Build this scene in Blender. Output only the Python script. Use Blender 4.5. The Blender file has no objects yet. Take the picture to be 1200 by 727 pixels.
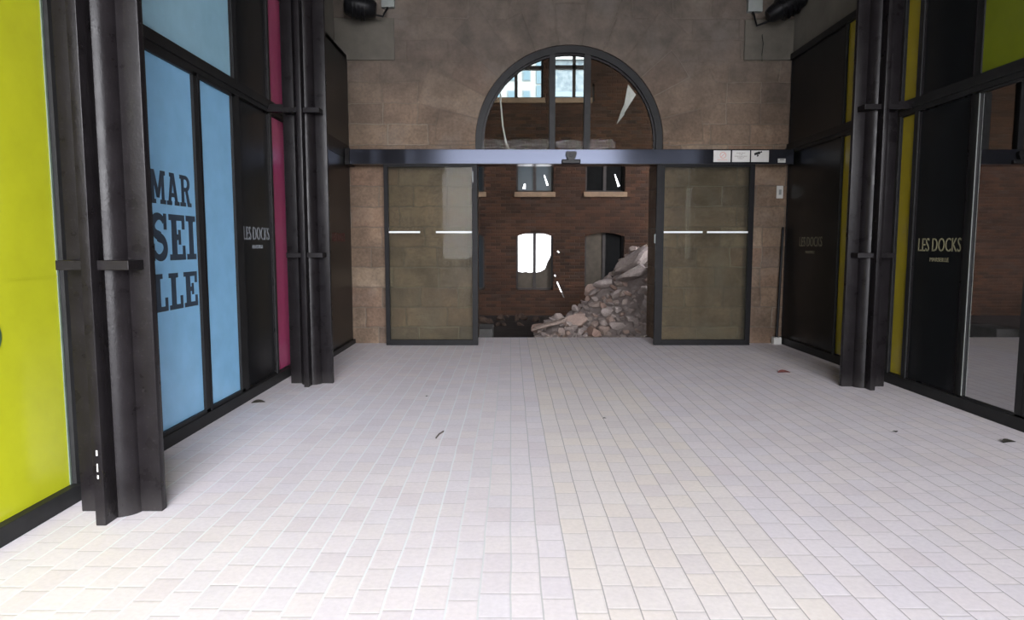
import bpy, bmesh, math, random
from mathutils import Vector, Matrix, noise
S = bpy.context.scene
COL = S.collection
PI = math.pi

# ------------------------------------------------------------------ nodes
class V:
    """a socket with arithmetic"""
    def __init__(s, nt, sock): s.nt = nt; s.s = sock
    def _m(s, op, *o, clamp=False):
        n = s.nt.nodes.new('ShaderNodeMath'); n.operation = op; n.use_clamp = clamp
        for i, a in enumerate((s,) + o):
            if isinstance(a, V): s.nt.links.new(a.s, n.inputs[i])
            else: n.inputs[i].default_value = a
        return V(s.nt, n.outputs[0])
    def __add__(s, o): return s._m('ADD', o)
    def __sub__(s, o): return s._m('SUBTRACT', o)
    def __mul__(s, o): return s._m('MULTIPLY', o)
    def __truediv__(s, o): return s._m('DIVIDE', o)
    def floor(s): return s._m('FLOOR')
    def fract(s): return s._m('FRACT')
    def lt(s, o): return s._m('LESS_THAN', o)
    def gt(s, o): return s._m('GREATER_THAN', o)
    def mn(s, o): return s._m('MINIMUM', o)
    def mx(s, o): return s._m('MAXIMUM', o)
    def pw(s, o): return s._m('POWER', o)
    def abs(s): return s._m('ABSOLUTE')
    def sqrt(s): return s._m('SQRT')
    def clamp(s): return s._m('ADD', 0.0, clamp=True)

class Mat:
    def __init__(s, name, color=(.5, .5, .5), rough=.5, metal=0., spec=.5, coat=0.):
        m = bpy.data.materials.new(name); m.use_nodes = True
        s.m = m; s.nt = m.node_tree; s.b = s.nt.nodes['Principled BSDF']
        s.b.inputs['Base Color'].default_value = (*color, 1)
        s.b.inputs['Roughness'].default_value = rough
        s.b.inputs['Metallic'].default_value = metal
        s.b.inputs['Specular IOR Level'].default_value = spec
        s.b.inputs['Coat Weight'].default_value = coat
        s.b.inputs['Coat Roughness'].default_value = .08
    def node(s, t): return s.nt.nodes.new('ShaderNode' + t)
    def link(s, a, b): s.nt.links.new(a.s if isinstance(a, V) else a, b)
    def xyz(s):
        tc = s.node('TexCoord'); sp = s.node('SeparateXYZ'); s.link(tc.outputs['Object'], sp.inputs[0])
        s.obj = tc.outputs['Object']
        return [V(s.nt, sp.outputs[i]) for i in range(3)]
    def vec(s, *c):
        n = s.node('CombineXYZ')
        for i, a in enumerate(c):
            if isinstance(a, V): s.link(a, n.inputs[i])
            else: n.inputs[i].default_value = a
        return V(s.nt, n.outputs[0])
    def white(s, v):
        n = s.node('TexWhiteNoise'); n.noise_dimensions = '3D'; s.link(v, n.inputs['Vector']); return V(s.nt, n.outputs['Value'])
    def noise(s, scale, detail=3, vec=None, rough=.55):
        n = s.node('TexNoise'); n.inputs['Scale'].default_value = scale; n.inputs['Detail'].default_value = detail
        n.inputs['Roughness'].default_value = rough
        if vec is None:
            if not hasattr(s, 'obj'): s.xyz()
            vec = s.obj
        s.link(vec, n.inputs['Vector']); return V(s.nt, n.outputs['Fac'])
    def ramp(s, f, stops, const=False):
        n = s.node('ValToRGB'); s.link(f, n.inputs[0]); e = n.color_ramp.elements
        if const: n.color_ramp.interpolation = 'CONSTANT'
        while len(e) < len(stops): e.new(.5)
        for k, (p, c) in enumerate(stops): e[k].position = p; e[k].color = (*c, 1)
        return V(s.nt, n.outputs[0])
    def mix(s, f, a, b, mode='MIX'):
        n = s.node('Mix'); n.data_type = 'RGBA'; n.blend_type = mode
        for k, a_ in ((0, f), (6, a), (7, b)):
            if isinstance(a_, V): s.link(a_, n.inputs[k])
            elif k == 0: n.inputs[0].default_value = a_
            else: n.inputs[k].default_value = (*a_, 1)
        return V(s.nt, n.outputs[2])
    def color(s, v): s.link(v, s.b.inputs['Base Color']); return s
    def bump(s, h, strength=.4, dist=.02):
        n = s.node('Bump'); n.inputs['Strength'].default_value = strength; n.inputs['Distance'].default_value = dist
        s.link(h, n.inputs['Height']); s.link(n.outputs[0], s.b.inputs['Normal']); return s

def mottled(name, c, rough=.5, amt=.25, scale=9, metal=0, spec=.5, bump=.0, coat=0.):
    m = Mat(name, c, rough, metal, spec, coat); f = m.noise(scale, 4)
    m.color(m.ramp(f, [(.25, tuple(x * (1 - amt) for x in c)), (.75, tuple(min(1, x * (1 + amt)) for x in c))]))
    if bump: m.bump(m.noise(scale * 6, 3), bump, .01)
    return m.m

def clear_glass(name, tint=(.9, .93, .92), refl=1.0, ior=1.5, film=0.0, filmcol=(.5,.5,.48)):
    m = Mat(name); nt = m.nt
    tr = m.node('BsdfTransparent'); tr.inputs[0].default_value = (*tint, 1)
    gl = m.node('BsdfGlossy'); gl.inputs['Roughness'].default_value = .02
    fr = m.node('Fresnel'); fr.inputs['IOR'].default_value = ior
    mx = m.node('MixShader'); f = V(nt, fr.outputs[0]) * refl
    m.link(f.clamp(), mx.inputs[0]); m.link(tr.outputs[0], mx.inputs[1]); m.link(gl.outputs[0], mx.inputs[2])
    out = nt.nodes['Material Output']; last = mx
    if film:
        df = m.node('BsdfDiffuse'); df.inputs[0].default_value = (*filmcol, 1)
        m2 = m.node('MixShader'); m2.inputs[0].default_value = film
        m.link(mx.outputs[0], m2.inputs[1]); m.link(df.outputs[0], m2.inputs[2]); last = m2
    m.link(last.outputs[0], out.inputs[0])
    return m.m

# ------------------------------------------------------------------ meshes
class MB:
    def __init__(s): s.bm = bmesh.new()
    def box(s, x0, x1, y0, y1, z0, z1, bev=0):
        r = bmesh.ops.create_cube(s.bm, size=1)
        M = Matrix.Translation(((x0+x1)/2, (y0+y1)/2, (z0+z1)/2)) @ Matrix.Diagonal((abs(x1-x0), abs(y1-y0), abs(z1-z0), 1))
        bmesh.ops.transform(s.bm, matrix=M, verts=r['verts'])
        if bev:
            es = {e for v in r['verts'] for e in v.link_edges}
            bmesh.ops.bevel(s.bm, geom=list(es), offset=bev, segments=2, affect='EDGES', profile=.5)
        return s
    def rbox(s, M, sx, sy, sz, bev=0):
        r = bmesh.ops.create_cube(s.bm, size=1)
        bmesh.ops.transform(s.bm, matrix=Matrix.Diagonal((sx, sy, sz, 1)), verts=r['verts'])
        vs = r['verts']
        if bev:
            es = {e for v in vs for e in v.link_edges}
            q = bmesh.ops.bevel(s.bm, geom=list(es), offset=bev, segments=2, affect='EDGES', profile=.5)
            vs = list({v for f in q['faces'] for v in f.verts} | {v for v in vs if v.is_valid})
        bmesh.ops.transform(s.bm, matrix=M, verts=vs); return s
    def cyl(s, p0, p1, r0, r1=None, n=24, caps=True):
        p0, p1 = Vector(p0), Vector(p1); d = p1 - p0
        M = Matrix.Translation((p0+p1)/2) @ d.to_track_quat('Z', 'Y').to_matrix().to_4x4()
        r = bmesh.ops.create_cone(s.bm, cap_ends=caps, segments=n, radius1=r0, radius2=r0 if r1 is None else r1, depth=d.length)
        bmesh.ops.transform(s.bm, matrix=M, verts=r['verts']); return s
    def plate(s, loops, M, t):
        """flat outline(s) in local xy (first outer, rest holes), thickness t along local +z, placed by M"""
        bm = bmesh.new(); es = []
        for lp in loops:
            vs = [bm.verts.new((x, y, 0)) for x, y in lp]
            es += [bm.edges.new((vs[i], vs[(i+1) % len(vs)])) for i in range(len(vs))]
        bmesh.ops.triangle_fill(bm, use_beauty=True, edges=es, normal=(0, 0, 1))
        for f in bm.faces:
            if f.normal.z > 0: f.normal_flip()
        ex = bmesh.ops.extrude_face_region(bm, geom=list(bm.faces))
        bmesh.ops.translate(bm, verts=[v for v in ex['geom'] if isinstance(v, bmesh.types.BMVert)], vec=(0, 0, t))
        bmesh.ops.recalc_face_normals(bm, faces=bm.faces)
        bmesh.ops.transform(bm, matrix=M, verts=bm.verts)
        me = bpy.data.meshes.new('t'); bm.to_mesh(me); bm.free(); s.bm.from_mesh(me); bpy.data.meshes.remove(me); return s
    def tube(s, pts, r, n=8):
        pts = [Vector(p) for p in pts]; rings = []
        for i, p in enumerate(pts):
            d = (pts[min(i+1, len(pts)-1)] - pts[max(i-1, 0)]).normalized()
            q = d.to_track_quat('Z', 'Y')
            rings.append([s.bm.verts.new(p + q @ Vector((r*math.cos(2*PI*k/n), r*math.sin(2*PI*k/n), 0))) for k in range(n)])
        for a, b in zip(rings, rings[1:]):
            for k in range(n): s.bm.faces.new((a[k], a[(k+1) % n], b[(k+1) % n], b[k]))
        s.bm.faces.new(rings[0][::-1]); s.bm.faces.new(rings[-1]); return s
    def mesh(s, name, mat, smooth=False):
        me = bpy.data.meshes.new(name); s.bm.normal_update(); s.bm.to_mesh(me); s.bm.free()
        if mat: me.materials.append(mat)
        if smooth:
            for p in me.polygons: p.use_smooth = True
            me.set_sharp_from_angle(angle=math.radians(35))
        return me
    def build(s, name, mat, parent=None, smooth=False):
        o = bpy.data.objects.new(name, s.mesh(name, mat, smooth)); COL.objects.link(o)
        if parent:
            o.parent = parent
            o.matrix_parent_inverse = Matrix.Translation(-parent.location)
        return o

def tag(o, label, cat, group=None, kind=None):
    o['label'] = label; o['category'] = cat
    if group: o['group'] = group
    if kind: o['kind'] = kind
    return o
def empty(name, loc, label, cat, group=None, kind=None):
    o = bpy.data.objects.new(name, None); COL.objects.link(o); o.location = loc; o.empty_display_size = .1
    return tag(o, label, cat, group, kind)
def struct(name, mb, mat, label, cat, smooth=False):
    return tag(mb.build(name, mat, None, smooth), label, cat, kind='structure')
def copy_tree(o, parent=None):
    c = o.copy(); COL.objects.link(c)
    if parent: c.parent = parent
    for ch in o.children: copy_tree(ch, c)
    return c

# local-to-world frames for flat work:  x right, y up, z towards the viewer
def on_left(Y, Z, X):  return Matrix(((0, 0, 1, X), (1, 0, 0, Y), (0, 1, 0, Z), (0, 0, 0, 1)))
def on_right(Y, Z, X): return Matrix(((0, 0, -1, X), (-1, 0, 0, Y), (0, 1, 0, Z), (0, 0, 0, 1)))
def on_back(X, Z, Y):  return Matrix(((1, 0, 0, X), (0, 0, -1, Y), (0, 1, 0, Z), (0, 0, 0, 1)))

def font_into(mb, text, M, w, h, depth=.002, bold=0.0):
    cu = bpy.data.curves.new('t', 'FONT'); cu.body = text; cu.extrude = .02; cu.offset = bold; cu.resolution_u = 3
    o = bpy.data.objects.new('t', cu); COL.objects.link(o)
    dg = bpy.context.evaluated_depsgraph_get(); me = bpy.data.meshes.new_from_object(o.evaluated_get(dg))
    xs = [v.co.x for v in me.vertices]; ys = [v.co.y for v in me.vertices]
    x0, x1, y0, y1 = min(xs), max(xs), min(ys), max(ys)
    T = M @ Matrix.Diagonal((w/(x1-x0), h/(y1-y0), depth/.04, 1)) @ Matrix.Translation((-x0, -y0, .02))
    me.transform(T); mb.bm.from_mesh(me)
    bpy.data.objects.remove(o); bpy.data.curves.remove(cu); bpy.data.meshes.remove(me)

# ------------------------------------------------------------------ materials
def floor_mat():
    m = Mat('pavers', rough=.62, spec=.35); x, y, z = m.xyz()
    W, LN = .138, .200
    wob = (m.noise(1.3, 2) - .5) * .02
    u = (x + wob) / W; row = u.floor(); fu = u.fract()
    off = m.white(m.vec(row, 3.7, 0)) * .8
    v = y / LN + off; colm = v.floor(); fv = v.fract()
    h = m.white(m.vec(row, colm, 1.3))
    base = m.ramp(h, [(0, (.66, .61, .62)), (.18, (.69, .68, .72)), (.45, (.74, .71, .74)), (.7, (.76, .72, .72)), (.88, (.74, .70, .68)), (1, (.65, .64, .67))])
    cream = (row.gt(1.5)) * (row.lt(9.5))
    base = m.mix(cream * .8, base, m.ramp(h, [(0, (.74, .68, .65)), (.5, (.80, .745, .69)), (1, (.82, .74, .64))]))
    base = m.mix(((cream * -.22) + .5), base, (.86, .775, .815))
    n1 = m.noise(2.2, 5); n2 = m.noise(38, 3)
    base = m.mix(.5, base, m.ramp(n1, [(.3, (.88, .86, .88)), (.7, (1, 1, 1))]), 'MULTIPLY')
    base = m.mix(.35, base, m.ramp(n2, [(.3, (.78, .78, .78)), (.65, (1, 1, 1))]), 'MULTIPLY')
    du = fu.mn((fu * -1) + 1) * W; dv = fv.mn((fv * -1) + 1) * LN
    wide = ((x * -1.2) + .55).clamp()
    jl = du.lt((wide * .0022) + .0028) ; js = dv.lt(.0026)
    lite = m.mix(wide, (.27, .25, .24), (.80, .82, .84))
    base = m.mix(js * .55, base, (.34, .32, .31))
    base = m.mix(jl * ((wide * .1) + .75), base, lite)
    m.color(base)
    ed = (du.mn(dv) * 90).mn(1)
    m.bump(ed + n2 * .5, .14, .005)
    return m.m

ACX, ASZ, AR = .905, 3.145, 1.455      # arch centre, spring height, radius

def stone_mat():
    m = Mat('sandstone_blocks', rough=.9, spec=.2); x, y, z = m.xyz()
    wob = (m.noise(2.6, 4) - .5)
    # blocks in courses
    wb2 = (m.noise(7, 3) - .5)
    u0 = x + wob * .09 + wb2 * .03; v0 = z + wob * .06 + wb2 * .025
    H = .315
    row = (v0 / H + .18).floor(); fv = (v0 / H + .18).fract()
    rw = m.white(m.vec(row, 9.1, .5))
    W = rw * .28 + .5
    uu = u0 / W + rw * 7; colm = uu.floor(); fu = uu.fract()
    du = fu.mn((fu * -1) + 1) * W; dv = fv.mn((fv * -1) + 1) * H
    # voussoirs round the arch
    ax = x - ACX; az = (z - ASZ).mx(0)
    r = (ax * ax + az * az).sqrt()
    th = az._m('ARCTAN2', ax)
    tt = th * (13 / PI); tc = tt.floor(); tf = tt.fract()
    long_ = (tc * .5).fract().gt(.3) * .34 + .62
    inring = r.lt(long_ + AR) * z.gt(ASZ)
    dr = tf.mn((tf * -1) + 1) * (r * (PI / 13))
    dr = dr.mn((r - (long_ + AR)).abs())
    d = du.mn(dv)
    inv = (inring * -1) + 1
    d = d * inv + dr * inring
    idA = colm * inv + (tc + 50) * inring
    idB = row * inv + inring * 77
    h = m.white(m.vec(idA, idB, 2.2)); h2 = m.white(m.vec(idB, idA, 5.2))
    c = m.ramp(h, [(0, (0.143, 0.117, 0.095)), (.2, (0.175, 0.138, 0.102)), (.45, (0.191, 0.155, 0.119)), (.68, (0.217, 0.172, 0.128)), (.86, (0.191, 0.142, 0.107)), (.95, (0.254, 0.210, 0.157)), (1, (0.265, 0.225, 0.171))])
    c = m.mix(.12, c, (0.191, 0.152, 0.119))
    pale = m.noise(5, 5); c = m.mix(((pale - .56) * 4).clamp() * h2 * .65, c, (.33, .285, .22))
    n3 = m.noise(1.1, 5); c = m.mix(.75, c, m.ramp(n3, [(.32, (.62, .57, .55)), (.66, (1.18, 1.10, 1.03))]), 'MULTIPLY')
    n4 = m.noise(24, 4); c = m.mix(.5, c, m.ramp(n4, [(.32, (.58, .56, .55)), (.6, (1.1, 1.07, 1.06))]), 'MULTIPLY')
    # greyer and darker towards the upper courses
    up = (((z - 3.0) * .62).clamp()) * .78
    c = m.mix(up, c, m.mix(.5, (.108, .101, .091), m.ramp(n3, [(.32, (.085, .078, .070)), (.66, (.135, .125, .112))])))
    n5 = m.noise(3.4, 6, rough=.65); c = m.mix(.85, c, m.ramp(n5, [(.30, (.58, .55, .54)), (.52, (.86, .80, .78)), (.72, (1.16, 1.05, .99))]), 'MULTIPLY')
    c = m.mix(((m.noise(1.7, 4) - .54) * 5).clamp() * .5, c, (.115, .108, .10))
    jm = ((d * -1 + .012) * 160).clamp()
    jv = m.ramp(m.white(m.vec(idA, idB, 8.8)), [(0, (.10, .08, .065)), (.55, (.12, .10, .08)), (.85, (.14, .12, .095)), (1, (.24, .21, .17))])
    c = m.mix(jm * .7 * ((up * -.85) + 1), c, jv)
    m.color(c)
    m.bump((d * 40).mn(1) * .6 + n4 * .5 + pale * .5, .55, .03)
    return m.m

def brick_mat():
    m = Mat('old_brick', rough=.85, spec=.06); x, y, z = m.xyz()
    H, W = .085, .26
    row = (z / H).floor(); fv = (z / H).fract()
    uu = x / W + (row * .5).fract(); cl = uu.floor(); fu = uu.fract()
    d = (fu.mn((fu * -1) + 1) * W).mn(fv.mn((fv * -1) + 1) * H)
    h = m.white(m.vec(row, cl, 1))
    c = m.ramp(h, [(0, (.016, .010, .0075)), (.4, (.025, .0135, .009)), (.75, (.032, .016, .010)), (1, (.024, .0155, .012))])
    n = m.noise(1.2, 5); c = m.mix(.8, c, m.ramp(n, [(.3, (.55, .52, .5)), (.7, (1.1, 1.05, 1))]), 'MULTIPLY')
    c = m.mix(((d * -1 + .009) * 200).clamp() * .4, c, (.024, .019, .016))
    m.color(c); m.bump((d * 60).mn(1) + m.noise(30) * .4, .5, .02)
    return m.m

def steel_mat():
    m = Mat('painted_steel', rough=.36, spec=.12)
    n = m.noise(7, 5); g = m.noise(60, 3)
    x, y, z = m.xyz()
    c = m.ramp(n, [(.3, (.0065, .0055, .006)), (.7, (.0105, .009, .010))])
    c = m.mix(((g - .62) * 6).clamp() * .35, c, (.05, .046, .047))
    dust = (z * -2.2 + .32).clamp()                      # dust and scuffs at the foot
    c = m.mix(dust * .5, c, (.09, .083, .08))
    m.color(c); m.bump(g + n, .18, .006)
    m.link(m.ramp(n, [(.3, (.24,)*3), (.7, (.40,)*3)]), m.b.inputs['Roughness'])
    return m.m

def film(name, c, rough=.22, amt=.05):
    m = Mat(name, c, rough, 0, .5, 0.0)
    n = m.noise(5, 4)
    m.color(m.ramp(n, [(.3, tuple(v * (1 - amt) for v in c)), (.7, tuple(min(.98, v * (1 + amt)) for v in c))]))
    return m.m

M_floor, M_stone, M_brick, M_steel = floor_mat(), stone_mat(), brick_mat(), steel_mat()
M_frame = mottled('dark_bronze_frame', (.019, .019, .0195), .42, .2, 8, spec=.1)
M_leaf = mottled('dark_door_frame', (.010, .0096, .0105), .42, .2, 8, spec=.07)
M_dark = mottled('black_panel', (.0075, .0085, .0095), .3, .25, 4, spec=.2)
M_yellow = film('yellow_film', (.40, .42, .016))
M_mustard = film('mustard_film', (.34, .275, .012))
M_green = film('lime_film', (.115, .14, .006))
M_blue = film('blue_film', (.255, .53, .80))
M_pale = film('pale_blue_film', (.32, .56, .70), .12)
M_magenta = film('magenta_film', (.36, .04, .13))
M_plaster = mottled('plaster', (.15, .14, .118), .9, .18, 2.5, bump=.3)
M_plaster2 = mottled('stone_plaster', (.092, .083, .068), .9, .16, 6, bump=.35)
M_white = mottled('white_plastic', (.47, .46, .44), .45, .04, 20)
M_black = mottled('black_plastic', (.008, .008, .009), .4, .2, 20, spec=.15)
M_letter = mottled('dark_vinyl', (.034, .056, .085), .4, .1, 20)
M_pale_letter = mottled('pale_lettering', (.20, .215, .235), .5, .05, 20)
M_gold_letter = mottled('sand_lettering', (.21, .195, .12), .5, .05, 20)
M_red_letter = mottled('red_lettering', (.075, .02, .016), .5, .05, 20)
M_beam = mottled('anodised_header', (.011, .011, .013), .13, .15, 3, spec=.22)
M_glass = clear_glass('clear_glass', (.86, .88, .85), .03)
M_doorglass = clear_glass('door_glass', (.80, .81, .77), .08, film=.03, filmcol=(.36, .36, .31))
M_mirror = clear_glass('shop_glass', (.25, .28, .27), 8.0, 1.6)
M_strip = mottled('frosted_strip', (.66, .68, .70), .5, .04, 20)
M_beam.node_tree.nodes['Principled BSDF'].inputs['Specular Tint'].default_value = (.66, .74, 1, 1)
M_silver = mottled('grey_metal', (.20, .215, .205), .5, .1, 12)
M_rubble = None

# ------------------------------------------------------------------ setting
XL, XR, YB = -2.67, 4.30, 10.75        # facade planes and the stone wall's face
YOPEN, ZC = -7.0, 5.9                  # street mouth of the passage, ceiling
YF = 18.0                              # brick wall across the yard
GZ = -.30

b = MB().box(-3.1, 4.75, YOPEN - 3, 11.42, -.25, 0)
struct('floor', b, M_floor, 'pale brick pavers laid lengthwise along the passage floor', 'floor')
b = MB().box(-3.6, 5.3, YOPEN, 11.8, ZC, ZC + .3)
struct('ceiling', b, M_plaster, 'grey plaster ceiling over the passage', 'ceiling')

def arch_pts(r, n=40, a0=0, a1=PI):
    return [(ACX + r*math.cos(a0 + (a1-a0)*i/n), ASZ + r*math.sin(a0 + (a1-a0)*i/n)) for i in range(n+1)]
outl = [(-3.3, 0), (ACX - AR, 0)] + arch_pts(AR)[::-1] + [(ACX + AR, 0), (5.0, 0), (5.0, ZC), (-3.3, ZC)]
b = MB().plate([outl], on_back(0, 0, YB + .22), .22)
rear = [(-3.3, 0), (ACX - AR, 0), (ACX - AR, ASZ - .3)] + [(ACX - (AR + .12)*math.cos(PI*i/30), ASZ - .1 + 2.15*math.sin(PI*i/30)) for i in range(31)] + [(ACX + AR, ASZ - .3), (ACX + AR, 0), (5.0, 0), (5.0, ZC), (-3.3, ZC)]
b.plate([rear], on_back(0, 0, YB + 1.05), .83)
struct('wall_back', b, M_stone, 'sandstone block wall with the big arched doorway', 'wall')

b = MB().box(-3.2, XL - .09, YOPEN, 10.76, 0, ZC)
b.box(XL - .10, XL - .02, YOPEN, 10.76, 4.45, ZC)
struct('wall_left', b, M_plaster, 'grey plaster side wall above the blue and yellow shopfront', 'wall')
b = MB().box(XR + .09, 4.9, 6.45, 10.76, 0, ZC).box(XR + .09, 4.9, YOPEN, 4.2, 0, ZC).box(XR + .09, 4.9, 4.2, 6.45, 3.1, ZC)
b.box(XR + .02, XR + .10, YOPEN, 10.76, 4.45, ZC)
struct('wall_right', b, M_plaster, 'grey plaster side wall above the black shopfront', 'wall')
# shop room behind the clear right-hand door
b = MB().box(4.9, 8, 3.9, 4.2, 0, 3.1).box(4.9, 8, 6.45, 6.7, 0, 3.1).box(7.9, 8.1, 3.9, 6.7, 0, 3.1).box(4.75, 8, 4.2, 6.45, 3.1, 3.3).box(4.75, 8, 4.2, 6.45, -.2, 0)
struct('wall_shop', b, mottled('shop_wall', (.05, .045, .04), .8), 'dark empty shop room behind the clear glass doors', 'wall')

# impost blocks high in both corners
struct('trim_1', MB().box(-2.68, -1.77, YB - .035, YB + .02, 4.36, 4.98, .008), M_plaster2, 'square plastered stone block below the left corner floodlight', 'stone block')
struct('trim_2', MB().box(3.56, 4.31, YB - .035, YB + .02, 4.36, 4.96, .008), M_plaster2, 'square plastered stone block below the right corner floodlight', 'stone block')

# --- shopfront frames: posts, transoms and base rails, one frame per wall
def frame_left():
    b = MB(); f = XL; d = .06
    for y0, y1 in ((-1.2, -1.0), (1.3, 1.42), (4.04, 5.015), (6.70, 6.80), (7.65, 7.70), (8.19, 8.6)):
        b.box(f - d, f + .03, y0, y1, 0, 4.41)
    b.box(f - d, f + .035, YOPEN, 8.6, 2.99, 3.13)
    b.box(f - d, f + .05, YOPEN, 8.6, 3.035, 3.075)
    b.box(f - d, f + .035, YOPEN, 8.6, 4.36, 4.45)
    return b
struct('trim_3', frame_left(), M_frame, 'dark metal posts and transom framing the left shopfront', 'frame')
struct('baseboard_left', MB().box(XL - .08, XL + .054, YOPEN, 8.6, 0, .105, .004).box(-2.62, -2.46, 8.6, 10.75, 0, .07, .004), M_frame, 'dark base rail along the foot of the left shopfront', 'base rail')
def frame_right():
    b = MB(); f = XR; d = .06
    b.box(f - .003, f + d, 6.41, 6.50, 0, 4.41)
    for y0, y1 in ((2.6, 2.75), (7.30, 7.37), (7.64, 8.69), (8.96, 9.0)):
        b.box(f - .03, f + d, y0, y1, 0, 4.41)
    b.box(f - .035, f + d, YOPEN, 10.75, 2.95, 3.10)
    b.box(f - .05, f + d, YOPEN, 10.75, 3.0, 3.045)
    b.box(f - .035, f + d, YOPEN, 10.75, 4.36, 4.45)
    return b
struct('trim_4', frame_right(), M_frame, 'dark metal posts and transom framing the right shopfront', 'frame')
struct('baseboard_right', MB().box(XR - .045, XR + .08, YOPEN, 10.75, 0, .11, .004), M_frame, 'dark base rail along the foot of the right shopfront', 'base rail')

# --- left shopfront panels
def panel(name, side, y0, y1, z0, z1, mat, label, cat='panel', X=None, edge=True):
    x = (XL if side < 0 else XR) if X is None else X
    root = empty(name, (x, (y0+y1)/2, z0), label, cat)
    xa, xb = (x - .04, x) if side < 0 else (x, x + .04)
    MB().box(xa, xb, y0, y1, z0, z1).build('sheet', mat, root)
    if edge:
        e = .012; b = MB(); s = .012 * (-side)
        xa, xb = sorted((x, x + s))
        b.box(xa, xb, y0, y0 + e, z0, z1).box(xa, xb, y1 - e, y1, z0, z1).box(xa, xb, y0, y1, z0, z0 + e).box(xa, xb, y0, y1, z1 - e, z1)
        b.build('edge_bead', M_frame if mat is not M_dark else M_steel, root)
    return root

yp = panel('yellow_panel', -1, 1.42, 4.03, .105, 2.99, M_yellow, 'tall bright yellow glazed panel nearest the viewer on the left', edge=False)
MB().box(XL - .004, XL + .0035, 1.42, 4.03, 1.363, 1.372).build('seam', M_yellow, yp)
b = MB().cyl((XL - .002, 3.435, 1.08), (XL + .003, 3.435, 1.08), .118, n=40)
q = b.build('dot', mottled('dark_green_vinyl', (.03, .07, .03), .4), yp); q['label'] = 'dark green round dot at the panel edge'
MB().box(XL - .004, XL + .006, 4.02, 4.035, .105, 2.99).build('edge_bead', mottled('dull_bead', (.10, .13, .10), .5), yp)['label'] = 'thin pale edge bead'
panel('yellow_panel', -1, 1.42, 4.03, 3.13, 4.36, M_yellow, 'upper yellow panel above the tall yellow one by the viewer')
panel('black_panel', -1, -1.0, 1.3, .105, 2.99, M_dark, 'black panel beside the viewer before the tall yellow one')
panel('pale_blue_panel', -1, 5.07, 6.70, 3.13, 4.36, M_pale, 'pale blue panel above the blue lettered doors')
dk = panel('black_panel', -1, 6.80, 7.65, .105, 2.99, M_dark, 'black panel with pale grey lettering between blue door and magenta strip')
panel('black_panel', -1, 6.80, 7.65, 3.13, 4.36, M_dark, 'upper black panel between pale blue panel and magenta strip')
panel('magenta_strip', -1, 7.70, 8.19, .105, 2.99, M_magenta, 'tall magenta strip beside the farther left column')
panel('magenta_strip', -1, 7.70, 8.19, 3.13, 4.36, M_magenta, 'short upper magenta strip above the transom')
b = MB(); font_into(b, 'LES DOCKS', on_left(6.87, 1.605, XL + .001), .72, .135, .004, -.004)
font_into(b, 'MARSEILLE', on_left(7.09, 1.515, XL + .001), .30, .038, .004)
b.build('lettering', M_pale_letter, dk)['label'] = 'pale grey lettering LES DOCKS MARSEILLE'
# panel beyond the farther column, set a little forward
fl = panel('black_panel', -1, 8.6, 10.75, .07, 4.41, M_dark, 'black end panel behind the farther left column, touching the stone wall', X=-2.50, edge=False)
MB().box(-2.62, -2.50, 8.6, 10.75, 4.36, 4.43).build('top_rail', M_frame, fl)
MB().box(-2.66, -2.495, 8.6, 10.75, 2.86, 3.07).build('rail', M_frame, fl)
b = MB(); font_into(b, 'LES DOCKS', on_left(9.62, 1.60, -2.499), .72, .13, .004, 0); b.build('lettering', M_red_letter, fl)['label'] = 'faint dark red lettering'

# blue sliding doors
def blue_leaf(y0, y1, label, x):
    root = empty('sliding_door', (x, (y0+y1)/2, .0), label, 'door', 'blue sliding doors of the left shop')
    MB().box(x - .03, x - .01, y0 + .02, y1 - .02, .12, 2.96).build('glass', M_blue, root)
    b = MB(); w = .055
    b.box(x - .04, x + .015, y0, y0 + w*(.6 if y0 < 5.5 else 1.0), .012, 2.985).box(x - .04, x + .015, y1 - w*1.4, y1, .012, 2.985)
    b.box(x - .04, x + .015, y0, y1, .012, .135).box(x - .04, x + .015, y0, y1, 2.955, 2.985)
    b.build('frame', M_frame, root)
    return root
l1 = blue_leaf(5.02, 5.875, 'blue sliding door with big dark lettering next to near column', XL + .03)
l2 = blue_leaf(5.89, 6.69, 'plain blue sliding door beside the black lettered panel', XL + .02)
MB().box(XL - .01, XL + .05, 5.872, 5.9, .012, 2.985).build('seal', M_black, l1)

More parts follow.
